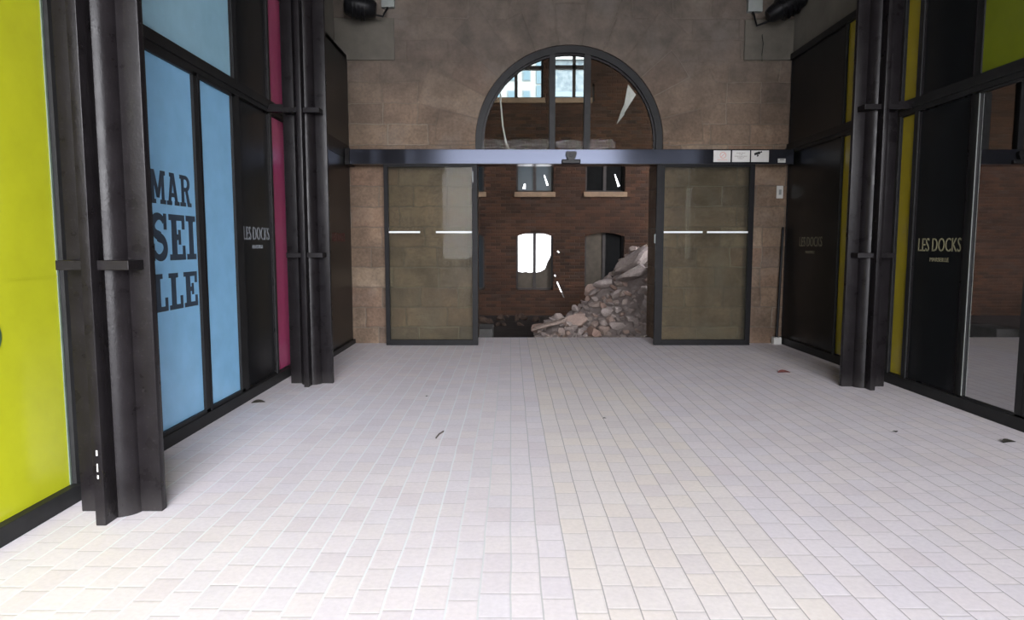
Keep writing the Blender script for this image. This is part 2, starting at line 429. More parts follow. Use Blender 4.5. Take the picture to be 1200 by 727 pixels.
def slab_letters():
    """bold slab-serif capitals as overlapping bars in a unit box (0..w, 0..1)"""
    L = {}
    R = lambda x0, y0, x1, y1: [(x0, y0), (x1, y0), (x1, y1), (x0, y1)]
    t = .13; s = .20
    L['I'] = (.42, [R(0, 0, .42, t), R(0, 1-t, .42, 1), R(.11, 0, .31, 1)])
    L['L'] = (.62, [R(0, 0, .62, t), R(0, 1-t, .42, 1), R(.10, 0, .31, 1), R(.50, 0, .62, .36)])
    L['E'] = (.66, [R(0, 0, .66, t), R(0, 1-t, .66, 1), R(.10, 0, .31, 1), R(.54, 0, .66, .32), R(.54, .68, .66, 1), R(.1, .44, .46, .57), R(.38, .34, .48, .67)])
    L['M'] = (1.0, [R(0, 0, .36, t), R(.64, 0, 1, t), R(0, 1-t, .26, 1), R(.74, 1-t, 1, 1), R(.09, 0, .26, 1), R(.74, 0, .91, 1),
                    [(.10, 1), (.30, 1), (.60, .18), (.42, .18)], [(.90, 1), (.70, 1), (.42, .18), (.58, .18)]])
    L['A'] = (.86, [R(0, 0, .34, t), R(.52, 0, .86, t), [(.08, 0), (.25, 0), (.50, 1), (.32, 1)], [(.78, 0), (.58, 0), (.36, 1), (.54, 1)], R(.22, .25, .64, .38), R(.22, 1-t, .54, 1)])
    arc = lambda cx, cy, rx, ry, a0, a1, n=12: [(cx + rx*math.cos(a0+(a1-a0)*i/n), cy + ry*math.sin(a0+(a1-a0)*i/n)) for i in range(n+1)]
    bowl = [(.28, 1)] + arc(.42, .74, .32, .26, PI/2, -PI/2) + [(.28, .48), (.28, .61)] + arc(.42, .74, .13, .13, -PI/2, PI/2) + [(.28, .87)]
    L['R'] = (.82, [R(0, 0, .40, t), R(0, 1-t, .40, 1), R(.10, 0, .30, 1), bowl, [(.38, .52), (.56, .52), (.76, 0), (.55, 0)], R(.58, 0, .82, t)])
    # S: centre line swept with a varying thickness
    path = arc(.33, .735, .225, .20, math.radians(25), math.radians(270), 18) + arc(.33, .275, .235, .21, math.radians(90), math.radians(-155), 18)
    n = len(path); S_ = []
    for i in range(n - 1):
        def off(k):
            a = Vector(path[max(k-1, 0)]); c = Vector(path[min(k+1, n-1)]); d = (c - a).normalized(); nn = Vector((-d.y, d.x))
            f = k / (n - 1); w = .062 + .045 * math.exp(-((f - .5) / .13)**2) + .028*math.exp(-((f-.22)/.1)**2) + .028*math.exp(-((f-.78)/.1)**2)
            p = Vector(path[k]); return tuple(p + nn*w), tuple(p - nn*w)
        a, c = off(i), off(i+1); S_.append([a[0], c[0], c[1], a[1]])
    L['S'] = (.66, S_ + [R(.52, .66, .63, 1), R(.03, 0, .14, .36)])
    return L
SL = slab_letters()
def slab_word(b, word, y0, y1, z0, z1, x):
    gap = .07; tot = sum(SL[c][0] for c in word) + gap * (len(word) - 1); k = (y1 - y0) / tot; h = z1 - z0; u = y0
    for c in word:
        w, polys = SL[c]
        for i, pl in enumerate(polys):
            pts = [(px * k, py * h) for px, py in pl]
            b.plate([pts], on_left(u, z0, x), .0022 + .00004 * i)
        u += (w + gap) * k
b = MB(); xx = XL + .03 - .0095
slab_word(b, 'MAR', 5.075, 5.725, 1.862, 2.112, xx); slab_word(b, 'SEI', 5.05, 5.775, 1.432, 1.79, xx); slab_word(b, 'LLE', 5.05, 5.765, 1.045, 1.332, xx)
b.build('lettering', M_letter, l1)['label'] = 'big dark slab lettering MARSEILLE on three lines'

# --- right shopfront panels
panel('lime_panel', 1, 2.75, 6.41, 3.10, 4.36, M_green, 'lime panel above the clear glass doors on the right')
rd = panel('black_panel', 1, 6.50, 7.30, .11, 2.95, M_dark, 'black panel with sand lettering between clear glass door and mustard strip')
b = MB(); font_into(b, 'LES DOCKS', on_right(7.22, 1.487, XR - .001), .685, .135, .004, -.004)
font_into(b, 'MARSEILLE', on_right(7.01, 1.385, XR - .001), .30, .04, .004)
b.build('lettering', M_gold_letter, rd)['label'] = 'sand coloured lettering LES DOCKS MARSEILLE'
panel('black_panel', 1, 6.50, 7.30, 3.10, 4.36, M_dark, 'upper black panel beside the lime panel')
panel('mustard_strip', 1, 7.37, 7.64, .11, 2.95, M_mustard, 'tall mustard strip on the near side of the right column')
panel('mustard_strip', 1, 7.37, 7.64, 3.10, 4.36, M_mustard, 'upper mustard strip on the near side of the right column')
panel('mustard_strip', 1, 8.69, 8.96, .11, 2.95, M_mustard, 'tall mustard strip on the far side of the right column')
panel('mustard_strip', 1, 8.69, 8.96, 3.10, 4.36, M_mustard, 'upper mustard strip on the far side of the right column')
rf = panel('black_panel', 1, 9.0, 10.72, .11, 2.95, M_dark, 'black end panel with faint lettering touching the stone wall on the right')
b = MB(); font_into(b, 'LES DOCKS', on_right(10.2, 1.53, XR - .001), .74, .14, .004, 0)
font_into(b, 'MARSEILLE', on_right(9.98, 1.43, XR - .001), .30, .04, .004)
b.build('lettering', mottled('dim_lettering', (.12, .11, .075), .5), rf)['label'] = 'faint lettering LES DOCKS MARSEILLE'
panel('black_panel', 1, 9.0, 10.72, 3.10, 4.36, M_dark, 'upper black end panel above the right end of the header')
panel('black_panel', 1, YOPEN, 2.6, .11, 4.36, M_dark, 'black panel beside the viewer on the right')
def clear_leaf(y0, y1, label, x):
    root = empty('sliding_door', (x, (y0+y1)/2, 0), label, 'door', 'clear sliding doors of the right shop')
    MB().box(x, x + .012, y0 + .05, y1 - .03, .13, 2.93).build('glass', M_mirror, root)
    b = MB()
    b.box(x - .02, x + .04, y0, y0 + .075, .012, 2.945).box(x - .02, x + .04, y1 - .05, y1, .012, 2.945).box(x - .02, x + .04, y0, y1, .012, .125).box(x - .02, x + .04, y0, y1, 2.925, 2.945)
    b.build('frame', M_frame, root)
    MB().box(x - .022, x - .018, y1 - .055, y1 - .045, .13, 2.93).build('edge_bead', M_silver, root)
    return root
clear_leaf(5.60, 6.41, 'clear glass sliding door beside the black lettered panel', XR - .012)
clear_leaf(4.78, 5.59, 'clear glass sliding door nearest the viewer on the right', XR - .012)
clear_leaf(3.96, 4.77, 'clear glass sliding door second nearest the viewer on the right', XR - .012)
panel('black_panel', 1, 2.75, 3.95, .11, 2.95, M_dark, 'black fixed panel before the clear doors on the right')

# ------------------------------------------------------------------ steel columns
def column(x, y, label, wall_x):
    root = empty('steel_column', (x, y, 0), label, 'column', 'riveted steel columns along the passage', 'thing')
    MB().cyl((x, y, 0), (x, y, ZC), .118, n=40).build('shaft', M_steel, root, True)
    for k in range(4):
        M = Matrix.Translation((x, y, 0)) @ Matrix.Rotation(k*PI/2, 4, 'Z')
        b = MB(); b.rbox(M @ Matrix.Translation((.165, 0, ZC/2)), .14, .056, ZC, .006)
        b.build('flange', M_steel, root, True)
    sgw = math.copysign(1, wall_x - x)
    for z in (1.45, 2.99):
        b = MB()
        for xa, xb in ((x - sgw*.20, x - sgw*.029), (x + sgw*.029, x + sgw*.195)):
            xs = sorted((xa, xb))
            b.box(xs[0], xs[1], y - .185, y - .026, z - .035, z + .018, .003)
        b.build('collar', M_steel, root)
    xs = sorted((x + math.copysign(.235, wall_x - x), wall_x))
    MB().box(xs[0], xs[1], y - .03, y + .03, 2.99, 3.07).build('tie_bar', M_steel, root)
    return root
cn = column(-2.27, 3.89, 'near steel column between yellow panel and blue door', XL)
column(-2.235, 7.60, 'farther left steel column beside the magenta strip', XL)
column(3.872, 7.42, 'steel column between the two mustard strips', XR)
# paint chips on the near column's front flange
for (zz, w, h) in ((.40, .008, .03), (.31, .006, .045), (.27, .007, .02)):
    MB().box(-2.272, -2.272 + w, 3.6515, 3.656, zz, zz + h).build('paint_chip', M_white, cn)['label'] = 'white paint chip'

# ------------------------------------------------------------------ lunette window in the arch
W = empty('window_1', (ACX, 10.86, 2.8), 'half-round window of three panes over the sliding doors', 'window', kind='structure')
ro, ri = AR - .002, AR - .105
b = MB().plate([[(ACX + ro, 2.78)] + arch_pts(ro) + [(ACX - ro, 2.78), (ACX - ri, 2.78)] + arch_pts(ri)[::-1] + [(ACX + ri, 2.78)]], on_back(0, 0, 10.93), .14)
b.build('frame', M_frame, W)
b = MB().plate([[(ACX + ri - .03, 2.78)] + arch_pts(ri - .0) + [(ACX - ri, 2.78), (ACX - ri + .03, 2.78)] + arch_pts(ri - .03)[::-1]], on_back(0, 0, 10.90), .06)
b.build('bead', M_steel, W)
for x0, x1 in ((.597, .69), (1.135, 1.235)):
    MB().box(x0, x1, 10.80, 10.93, 2.9, ASZ + math.sqrt(ri*ri - (x0-ACX)**2) + .02, .004).build('mullion', M_frame, W)
MB().plate([[(ACX + ri, 2.78)] + arch_pts(ri) + [(ACX - ri, 2.78)]], on_back(0, 0, 10.87), .012).build('glass', M_glass, W)

# ------------------------------------------------------------------ header and sliding glass doors
hb = empty('door_header', (ACX, 10.58, 2.76), 'long dark metal door header across the arched doorway', 'door header')
MB().box(-2.42, 4.255, 10.42, 10.747, 2.765, 2.985, .006).build('casing', M_beam, hb)
MB().box(-2.49, -2.42, 10.40, 10.75, 2.755, 3.0, .004).build('end_cap', M_steel, hb)
MB().box(-2.42, 4.255, 10.415, 10.425, 2.762, 2.772).build('drip_edge', M_black, hb)

def glass_leaf(x0, x1, wl, wr, label, strips):
    root = empty('sliding_door', ((x0+x1)/2, 10.5, 0), label, 'door', 'sliding glass doors of the arched doorway')
    y0, y1, z0, z1 = 10.47, 10.53, .008, 2.765
    MB().box(x0 + wl - .01, x1 - wr + .01, 10.492, 10.508, .08, z1).build('glass', M_doorglass, root)
    for nm, c in (('stile', (x0, x0 + wl, y0, y1, z0, z1)), ('stile', (x1 - wr, x1, y0, y1, z0, z1)), ('bottom_rail', (x0 + wl, x1 - wr, y0, y1, z0, .09)), ('top_rail', (x0 + wl, x1 - wr, y0, y1, 2.73, z1))):
        MB().box(*c, .003).build(nm, M_leaf, root)
    for s0, s1 in strips:
        q = MB().box(s0, s1, 10.486, 10.4925, 1.735, 1.762).build('safety_strip', M_strip, root); q['label'] = 'white safety strip'
    return root
dl = glass_leaf(-1.925, -.505, .065, .085, 'glass sliding door slid open to the left of the doorway', ((-1.86, -1.385), (-1.14, -.59)))
dr = glass_leaf(2.215, 3.70, .12, .075, 'glass sliding door slid open to the right of the doorway', ((2.335, 2.93), (3.0, 3.625)))
MB().box(-.585, -.565, 10.455, 10.475, 2.50, 2.66, .004).build('latch', M_silver, dl)
MB().cyl((2.205, 10.5, 1.58), (2.205, 10.5, 1.72), .012, n=12).build('latch', M_silver, dr)

# sensor
sn = empty('door_sensor', (.90, 10.40, 2.76), 'black motion sensor at the middle of the door header', 'sensor')
MB().box(.765, 1.045, 10.36, 10.425, 2.765, 2.83, .012).build('base', M_black, sn)
b = MB().plate([[(-.075, .07), (.075, .07), (.08, .03), (.06, -.03), (.035, -.06), (-.035, -.06), (-.06, -.03), (-.08, .03)]], on_back(.905, 2.875, 10.42), .07)
b.build('head', M_black, sn)
MB().cyl((.905, 10.352, 2.885), (.905, 10.342, 2.885), .026, .02, n=20).build('lens', mottled('sensor_lens', (.03, .03, .035), .4, spec=.1), sn)

# notices on the header
def notice(x0, x1, label):
    r = empty('notice', ((x0+x1)/2, 10.415, 2.79), label, 'notice', 'white notices on the door header')
    MB().box(x0, x1, 10.410, 10.42, 2.795, 2.965, .001).build('plate', M_white, r); return r
M_redp = mottled('faded_red_print', (.50, .22, .19), .6); M_grey = mottled('grey_print', (.22, .20, .19), .6)
n1 = notice(3.045, 3.30, 'leftmost white notice on the header, with red prohibition ring')
b = MB(); c = [(.048*math.cos(2*PI*i/28), .048*math.sin(2*PI*i/28)) for i in range(28)]; c2 = [(x*.82, y*.82) for x, y in c]
b.plate([c, c2], on_back(3.185, 2.895, 10.4095), .002); b.plate([[(-.034, -.028), (-.028, -.034), (.034, .028), (.028, .034)]], on_back(3.185, 2.895, 10.4095), .002)
b.box(3.10, 3.25, 10.4075, 10.4095, 2.825, 2.832)
b.build('print', M_redp, n1)['label'] = 'red ring with a slash'
n2 = notice(3.325, 3.59, 'middle white notice on the header, with rows of small print')
b = MB()
for w, z, h in ((.13, 2.92, .012), (.05, 2.899, .01), (.19, 2.874, .011), (.10, 2.853, .01), (.07, 2.836, .008)):
    n = max(3, int(w / .016))
    for i in range(n):
        x = 3.455 - w/2 + i * w/n; b.box(x, x + w/n*(.55 + .3*((i*7) % 3)/2), 10.4075, 10.4095, z, z + h)
b.build('print', M_grey, n2)
n3 = notice(3.61, 3.875, 'rightmost white notice on the header, with a black camera sign')
b = MB(); RM = on_back(3.71, 2.925, 10.4095) @ Matrix.Rotation(.32, 4, 'Z')
b.plate([[(-.06, -.016), (.028, -.022), (.036, 0), (.028, .02), (-.055, .018)]], RM, .002)
b.plate([[(.036, -.006), (.062, -.012), (.062, .014), (.036, .01)]], RM, .002)
b.plate([[(-.02, -.02), (-.005, -.02), (.0, -.045), (-.035, -.045)]], RM, .002)
b.build('print', M_black, n3)
n4 = empty('label_tag', (4.08, 10.41, 2.775), 'small white tag at the right end of the door header', 'tag')
MB().box(4.015, 4.13, 10.412, 10.42, 2.785, 2.845, .001).build('plate', M_white, n4)
b = MB()
for i in range(5): b.box(4.045 + i*.013, 4.052 + i*.013, 10.4095, 10.412, 2.822, 2.836)
b.build('print', M_black, n4)

# switch plate and black pole beside the right door
sw = empty('wall_switch', (4.19, 10.74, 2.27), 'white switch plate on the stone wall beside the right door', 'switch')
MB().box(4.135, 4.235, 10.725, 10.75, 2.275, 2.47, .006).build('plate', M_white, sw)
MB().box(4.165, 4.205, 10.716, 10.727, 2.33, 2.41, .003).build('rocker', M_silver, sw)
pl = empty('pole', (4.17, 10.64, 0), 'black pole leaning in the right corner on a white foot', 'pole')
MB().cyl((4.175, 10.62, .10), (4.235, 10.68, 1.79), .020, n=16).build('shaft', M_black, pl, True)
MB().cyl((4.235, 10.68, 1.79), (4.2365, 10.6815, 1.83), .022, .014, n=16).build('cap', M_black, pl, True)
MB().box(4.11, 4.235, 10.56, 10.68, 0, .115, .012).build('foot', M_white, pl)

# floodlights high in the corners
def flood(pts, rad, label, plate, arm):
    root = empty('floodlight', pts[0], label, 'floodlight', 'dark floodlights high on the stone wall')
    b = MB(); P = [Vector(p) for p in pts]; d = (P[1] - P[0]); q = d.to_track_quat('Z', 'Y'); L = d.length; n = 28
    prof = [(0, .0), (0, .62), (.05, .84), (.16, .97), (.45, 1.0), (.75, .93), (.92, .8), (1, .6), (1, 0)]
    rings = []
    for f, k in prof:
        rings.append([b.bm.verts.new(P[0] + q @ Vector((rad*k*math.cos(2*PI*i/n)*1.1, rad*k*math.sin(2*PI*i/n)*.85, f*L))) for i in range(n)])
    for a, c in zip(rings, rings[1:]):
        for i in range(n): b.bm.faces.new((a[i], a[(i+1) % n], c[(i+1) % n], c[i]))
    bmesh.ops.remove_doubles(b.bm, verts=b.bm.verts, dist=1e-5)
    b.build('housing', M_black, root, True)
    b = MB()
    for f in (.3, .42, .54, .66): 
        c = P[0] + d*f
        b.cyl(c - d.normalized()*.008, c + d.normalized()*.008, rad*1.09, n=28)
    b.build('cooling_rib', M_black, root, True)
    x0, x1, z0, z1 = plate
    MB().box(x0, x1, 10.66, 10.75, z0, z1, .01).build('junction_box', M_silver, root)['label'] = 'pale grey junction box'
    MB().tube(arm, .016).build('bracket', M_black, root, True)
flood([(-2.43, 10.35, 5.06), (-1.98, 10.42, 5.0)], .175, 'dark floodlight high in the left corner of the stone wall', (-1.95, -1.75, 5.12, 5.4), [(-2.1, 10.42, 4.95), (-1.9, 10.5, 4.93), (-1.85, 10.7, 5.14)])
flood([(4.28, 10.3, 5.16), (3.78, 10.40, 4.90)], .16, 'dark floodlight high in the right corner of the stone wall', (3.58, 3.80, 5.06, 5.4), [(3.86, 10.4, 4.86), (3.66, 10.5, 4.80), (3.66, 10.7, 5.08)])
b = MB().tube([(3.83, 10.74, 4.8), (3.82, 10.712, 4.72), (3.84, 10.708, 4.6), (3.825, 10.708, 4.45), (3.83, 10.708, 4.34)], .006)
tag(b.build('cable', M_black), 'thin dark cable hanging down from the right corner floodlight', 'cable')

# ------------------------------------------------------------------ the yard beyond the doorway
struct('ground_yard', MB().box(-14, 16, 11.42, 80, GZ - .3, GZ), mottled('yard_ground', (.020, .016, .0145), .95, .35, 3, bump=.5, spec=.02), 'dark bare ground of the yard beyond the doorway', 'ground')
struct('ground_street', MB().box(-60, 60, -60, YOPEN - 3, -.3, -.02), mottled('street', (.45, .44, .42), .9), 'pale street paving outside the passage mouth', 'ground')
# brick wall with openings
def seg_arch(x0, x1, z0, z1, rise, n=8):
    return [(x0, z0), (x1, z0)] + [(x1 + (x0-x1)*i/n, z1 - rise + rise*(1 - (2*i/n - 1)**2)) for i in range(n+1)]
wins = [(.145, 1.115), (1.95, 2.98), (-1.66, -.69), (3.8, 4.78)]
holes = [seg_arch(a, c, .37, 1.88, .10) for a, c in wins]
holes += [seg_arch(a, c, 2.93, 3.78, .10) for a, c in wins]
top_open = [(-.62, .84), (1.10, 2.05)]
holes += [[(a, 5.32), (c, 5.32), (c, 6.95), (a, 6.95)] for a, c in top_open]
# made-up thin cuts in the wall that show as bright glints
for (a, c, w) in (((1.2312, 0.5938), (1.4119, 0.1663), 0.0473), ((1.1679, 0.7738), (1.1973, 0.7063), 0.0495), ((1.2312, 1.4038), (1.2989, 1.3475), 0.0495), ((2.1257, 5.6787), (2.1325, 5.2287), 0.0495)):
    (x0, z0), (x1, z1) = a, c; d = Vector((x1-x0, z1-z0)).normalized(); nn = Vector((-d.y, d.x)) * w / 2
    holes.append([(x0 + nn.x, z0 + nn.y), (x0 - nn.x, z0 - nn.y), (x1 - nn.x, z1 - nn.y), (x1 + nn.x, z1 + nn.y)])
b = MB().plate([[(-9, GZ - .2), (10, GZ - .2), (10, 9), (-9, 9)]] + holes, on_back(0, 0, YF + .45), .45)
struct('wall_far', b, M_brick, 'old brown brick wall with windows across the yard', 'wall')
struct('roof_yard', MB().box(-9, 10, 11.8, YF + .5, 8.9, 9.2).box(-3.6, 5.3, 11.5, 11.8, 5.8, 9.2), mottled('roof_boards', (.06, .045, .035), .9), 'dark roof over the yard', 'roof')
struct('wall_yard', MB().box(7.5, 7.9, 11.8, YF, GZ, 9).box(-7.4, -7, 11.8, YF, GZ, 7.6), M_brick, 'brick side walls of the yard, the left one added to cut daylight', 'wall')  # unseen left wall added to cut the daylight on the brick
M_dkglass = Mat('dusty_dark_glass', (.012, .015, .018), .2, 0, .06).m
M_board = mottled('dusty_board', (.035, .029, .023), .9, .25, 5, spec=.05)
M_void = mottled('room_shade_black', (.004, .004, .004), .9, spec=.02)  # near-black colour painted in for the shade of unlit rooms
M_sill = mottled('stone_sill', (.10, .068, .045), .85, .2, 8, bump=.2, spec=.1)
M_old = mottled('old_window_wood', (.020, .017, .016), .6, .2, 9, spec=.08)
k = 2
slits = []
def slit(a, c, w):
    (x0, z0), (x1, z1) = a, c; d = Vector((x1-x0, z1-z0)).normalized(); nn = Vector((-d.y, d.x)) * w / 2
    return [(x0 + nn.x, z0 + nn.y), (x0 - nn.x, z0 - nn.y), (x1 - nn.x*.4, z1 - nn.y*.4), (x1 + nn.x*.4, z1 + nn.y*.4)]
slits = [slit((0.3501, 3.0238), (0.3727, 3.1587), 0.0788), slit((0.9714, 3.1138), (0.881, 3.3838), 0.0495), slit((2.8463, 3.0913), (2.7334, 3.4062), 0.0585)]
def yard_window(x0, x1, z0, z1, label, left, right, sill, mid=.5, transom=None):
    global k
    r = empty('window_%d' % k, ((x0+x1)/2, YF + .1, z0), label, 'window', kind='structure'); k += 1
    y = YF + .14; t = .05; xm = x0 + (x1-x0)*mid
    b = MB().box(x0, x0+t, y, y+.08, z0, z1).box(x1-t, x1, y, y+.08, z0, z1).box(x0, x1, y, y+.08, z0, z0+t).box(x0, x1, y, y+.08, z1-t*1.6, z1)
    b.box(xm-.04, xm+.04, y-.01, y+.08, z0, z1)
    if transom: b.box(x0, x1, y-.01, y+.08, transom-.05, transom+.05)
    b.build('frame', M_old, r)
    for mt, a, c in ((left, x0+t, xm-.04), (right, xm+.04, x1-t)):
        if mt:
            hl = [h for h in slits if all(a < q[0] < c and z0+t < q[1] < z1-t for q in h)]
            MB().plate([[(a, z0+t), (c, z0+t), (c, z1-t), (a, z1-t)]] + hl, on_back(0, 0, y+.05), .02).build('pane', mt, r)
    if sill: MB().box(x0-.05, x1+.05, YF-.07, YF+.12, z0-.13, z0, .01).build('sill', M_sill, r)
    return r
w = yard_window(.145, 1.115, .37, 1.93, 'bright open window in the brick wall straight through the doorway', None, None, False)
# broken lower panes
for x0, x1, pts in ((.19, .59, [(0, 0), (.40, 0), (.40, .44), (.30, .42), (.22, .45), (.12, .43), (0, .46)]), (.67, 1.07, [(0, 0), (.40, 0), (.40, .92), (.36, .80), (.30, .70), (.24, .52), (.12, .45), (0, .43)])):
    q = MB().plate([pts], on_back(x0, .40, YF + .19), .02).build('broken_board', M_board, w); q['label'] = 'dusty broken lower board'
yard_window(1.95, 2.98, .37, 1.98, 'dark window behind the heap of broken stone', M_board, M_void, False)
yard_window(-1.66, -.69, .37, 1.98, 'dark lower window at the left edge of the doorway', M_dkglass, M_dkglass, False)
yard_window(3.8, 4.78, .37, 1.98, 'dark lower window hidden by the right glass door', M_dkglass, M_dkglass, False)
M_blueglass = Mat('grey_blue_glass', (.022, .028, .034), .2, 0, .08).m
yard_window(.145, 1.115, 2.93, 3.98, 'upper window with pale sill above the bright window', M_blueglass, M_blueglass, True)
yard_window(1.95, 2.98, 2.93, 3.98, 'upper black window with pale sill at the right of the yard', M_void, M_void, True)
yard_window(-1.66, -.69, 2.93, 3.98, 'upper window with pale sill at the left edge of the doorway', M_dkglass, M_dkglass, True)
yard_window(3.8, 4.78, 2.93, 3.98, 'upper window with pale sill hidden by the right glass door', M_dkglass, M_dkglass, True)
yard_window(-.62, .84, 5.32, 6.95, 'open top floor window showing the pale building, left of two', None, None, True, .52, 6.11)
yard_window(1.10, 2.05, 5.32, 6.95, 'open top floor window showing the pale building, right of two', None, None, True, .57, 6.13)
# black slabs standing in for the shade of rooms behind the shut windows
struct('wall_room_shade', MB().box(3.4, 5.2, YF + .9, YF + 1.0, 0, 5.1).box(-2.2, -.3, YF + .9, YF + 1.0, 0, 5.1), M_void, 'black slabs standing in for room shade behind the shut yard windows', 'wall')

# pale buildings beyond, and a white wall added so the bright window glares
M_render = mottled('white_render', (.12, .13, .13), .8, .05, 1.5, spec=.05)
struct('wall_bright_fill', MB().box(-7, 9, 27, 27.4, GZ, 5.2), mottled('bright_fill_white', (.86, .85, .82), .8, .04, 1), 'white wall added in place of sky to make the bright window glare', 'wall')
M_facade = mottled('cream_facade', (.060, .068, .067), .8, .06, .4)
M_pent = mottled('penthouse_cladding', (.062, .080, .092), .7, .1, 1, spec=.05)
M_off_dark = mottled('window_surround', (.048, .06, .066), .7, .1, 1, spec=.05)
M_far_glass = Mat('far_glass', (.034, .052, .062), .4, 0, .03).m
ab = empty('apartment_building', (-1, 60, GZ), 'pale apartment building seen through the left top floor window', 'building')
MB().box(-12, 3.6, 60, 70, GZ, 17.5).build('wall', M_facade, ab)
MB().box(-12.2, 3.7, 59.7, 70, 17.5, 17.75).build('cornice', M_render, ab)
MB().box(-12, 3.4, 60.6, 69, 17.75, 18.55).build('penthouse', M_pent, ab)
MB().box(-12.4, 3.8, 59.9, 69.6, 18.55, 18.75).build('roof', M_render, ab)
for X in (-5.0, -3.7, -2.4, -1.2, .06, 1.36):
    for Z in (7.6, 9.6, 11.6, 13.62, 15.62):
        wn = MB().box(X - .34, X + .34, 59.93, 60.05, Z - .07, Z + 1.12).build('window', M_off_dark, ab)
        pn = MB().box(X - .25, X + .25, 59.90, 59.94, Z, Z + 1.04).build('pane', M_far_glass); pn.parent = wn
for Z in (13.2, 15.3):
    MB().box(2.2, 2.95, 59.9, 60.05, Z, Z + 1.95).build('glazed_bay', M_far_glass, ab)
ob = empty('office_building', (9, 75, GZ), 'grey glazed building seen through the right top floor window', 'building')
M_off = Mat('office_cladding', (.34, .38, .40), .6, 0, .05); M_off.xyz(); nn_ = M_off.noise(1.4, 5); M_off.color(M_off.ramp(nn_, [(.35, (.030, .040, .048)), (.65, (.062, .072, .078))])); M_off = M_off.m
MB().box(3.4, 16, 75, 85, GZ, 21.2).build('wall', M_off, ob)
MB().box(3.2, 16.2, 74.6, 85, 21.2, 21.8).build('cornice', M_render, ob)
for Z in (8, 11, 14, 17.4, 20.2):
    MB().box(3.5, 15.5, 74.9, 75, Z, Z + .5).build('window_band', M_pent, ob)

# tube and bent sheet added to imitate glints in the lunette glass
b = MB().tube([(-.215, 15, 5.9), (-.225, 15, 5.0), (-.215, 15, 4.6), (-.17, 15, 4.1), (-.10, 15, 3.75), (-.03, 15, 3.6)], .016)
tag(b.build('glint_tube', M_white), 'white tube added to imitate a glint in the left pane of the half-round window', 'glint_tube')

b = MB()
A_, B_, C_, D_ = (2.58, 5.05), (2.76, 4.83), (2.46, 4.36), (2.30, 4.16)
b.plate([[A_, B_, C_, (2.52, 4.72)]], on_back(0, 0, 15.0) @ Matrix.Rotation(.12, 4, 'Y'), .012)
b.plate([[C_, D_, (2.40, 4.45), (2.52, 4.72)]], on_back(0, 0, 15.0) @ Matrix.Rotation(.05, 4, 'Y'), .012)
tag(b.build('reflection_sheet', mottled('reflection_grey', (.10, .094, .09), .5, .2, 6)), 'bent pale sheet added to imitate a reflection in the right pane of the half-round window', 'sheet')

# ------------------------------------------------------------------ heap of broken stone
def rubble_mat():
    m = Mat('broken_limestone', rough=.92, spec=.08)
    oi = m.node('ObjectInfo'); h = V(m.nt, oi.outputs['Random'])
    c = m.ramp(h, [(0, (.19, .16, .15)), (.3, (.26, .22, .205)), (.6, (.30, .25, .23)), (.8, (.26, .205, .18)), (.93, (.23, .15, .12)), (1, (.36, .32, .29))])
    n = m.noise(9, 5); c = m.mix(.7, c, m.ramp(n, [(.3, (.62, .6, .58)), (.68, (1.05, 1.04, 1.03))]), 'MULTIPLY')
    m.color(c); m.bump(m.noise(22, 5), .6, .03); return m.m
M_rubble = rubble_mat()
rnd = random.Random(11)
def heap(x, y):
    a = .27 + 1.02*(x - 1.47) - .80*max(0, 14.3 - y) - .5*max(0, y - 14.3)
    a = min(a, 1.42)
    t = -.30 + .40*math.exp(-((x - .95)/.42)**2 - ((y - 13.3)/.5)**2)
    return max(GZ, a, t)
def stone_mesh(seed, flat=1.0):
    r = random.Random(seed); b = MB()
    bmesh.ops.create_icosphere(b.bm, subdivisions=3, radius=1)
    planes = []
    for _ in range(9):
        v = Vector((r.gauss(0, 1), r.gauss(0, 1), r.gauss(0, 1))).normalized(); planes.append((v, r.uniform(.45, .8)))
    off = Vector((r.random()*50, r.random()*50, r.random()*50))
    for v in b.bm.verts:
        p = v.co.copy()
        for n_, d in planes:
            e = p.dot(n_) - d
            if e > 0: p -= n_ * e
        p *= 1 + .10*noise.noise(p*2.5 + off)
        p.z *= flat; v.co = p
    return b.mesh('broken_stone', M_rubble)
stones = [stone_mesh(s, f) for s, f in ((1, .7), (2, .55), (3, .85), (4, .45), (5, .7), (6, .6), (7, .9), (8, .38), (9, .75), (10, .5))]
# the packed core under the stones
b = MB(); nx, ny = 44, 40; g = []
for i in range(nx + 1):
    col_ = []
    for j in range(ny + 1):
        x = .35 + 5.0*i/nx; y = 11.95 + 4.4*j/ny
        z = heap(x, y) - .05 + .07*noise.noise(Vector((x*3, y*3, 0)))
        if i in (0, nx) or j in (0, ny): z = min(z, GZ - .05)
        col_.append(b.bm.verts.new((x, y, z)))
    g.append(col_)
for i in range(nx):
    for j in range(ny): b.bm.faces.new((g[i][j], g[i+1][j], g[i+1][j+1], g[i][j+1]))
tag(b.build('rubble', M_rubble), 'packed core of grit and dust in the heap of broken stone', 'rubble', kind='stuff')
GL = 'chunk of broken pale stone in the heap beyond the doorway'
def put_stone(x, y, s, label=None, mesh=None, z=None, rot=None, sc=None):
    o = bpy.data.objects.new('broken_stone', mesh or rnd.choice(stones)); COL.objects.link(o)
    zz = heap(x, y) if z is None else z
    o.location = (x, y, zz + s*.42)
    e = .0025
    o.rotation_euler = rot or (rnd.uniform(-.7, .7), rnd.uniform(-.7, .7), rnd.uniform(0, 6.28))
    k_ = sc or (rnd.uniform(.8, 1.3), rnd.uniform(.7, 1.1), rnd.uniform(.7, 1.1))
    o.scale = tuple(s*q for q in k_)
    tag(o, label or GL, 'stone', 'broken stones heaped beyond the doorway')
    return o
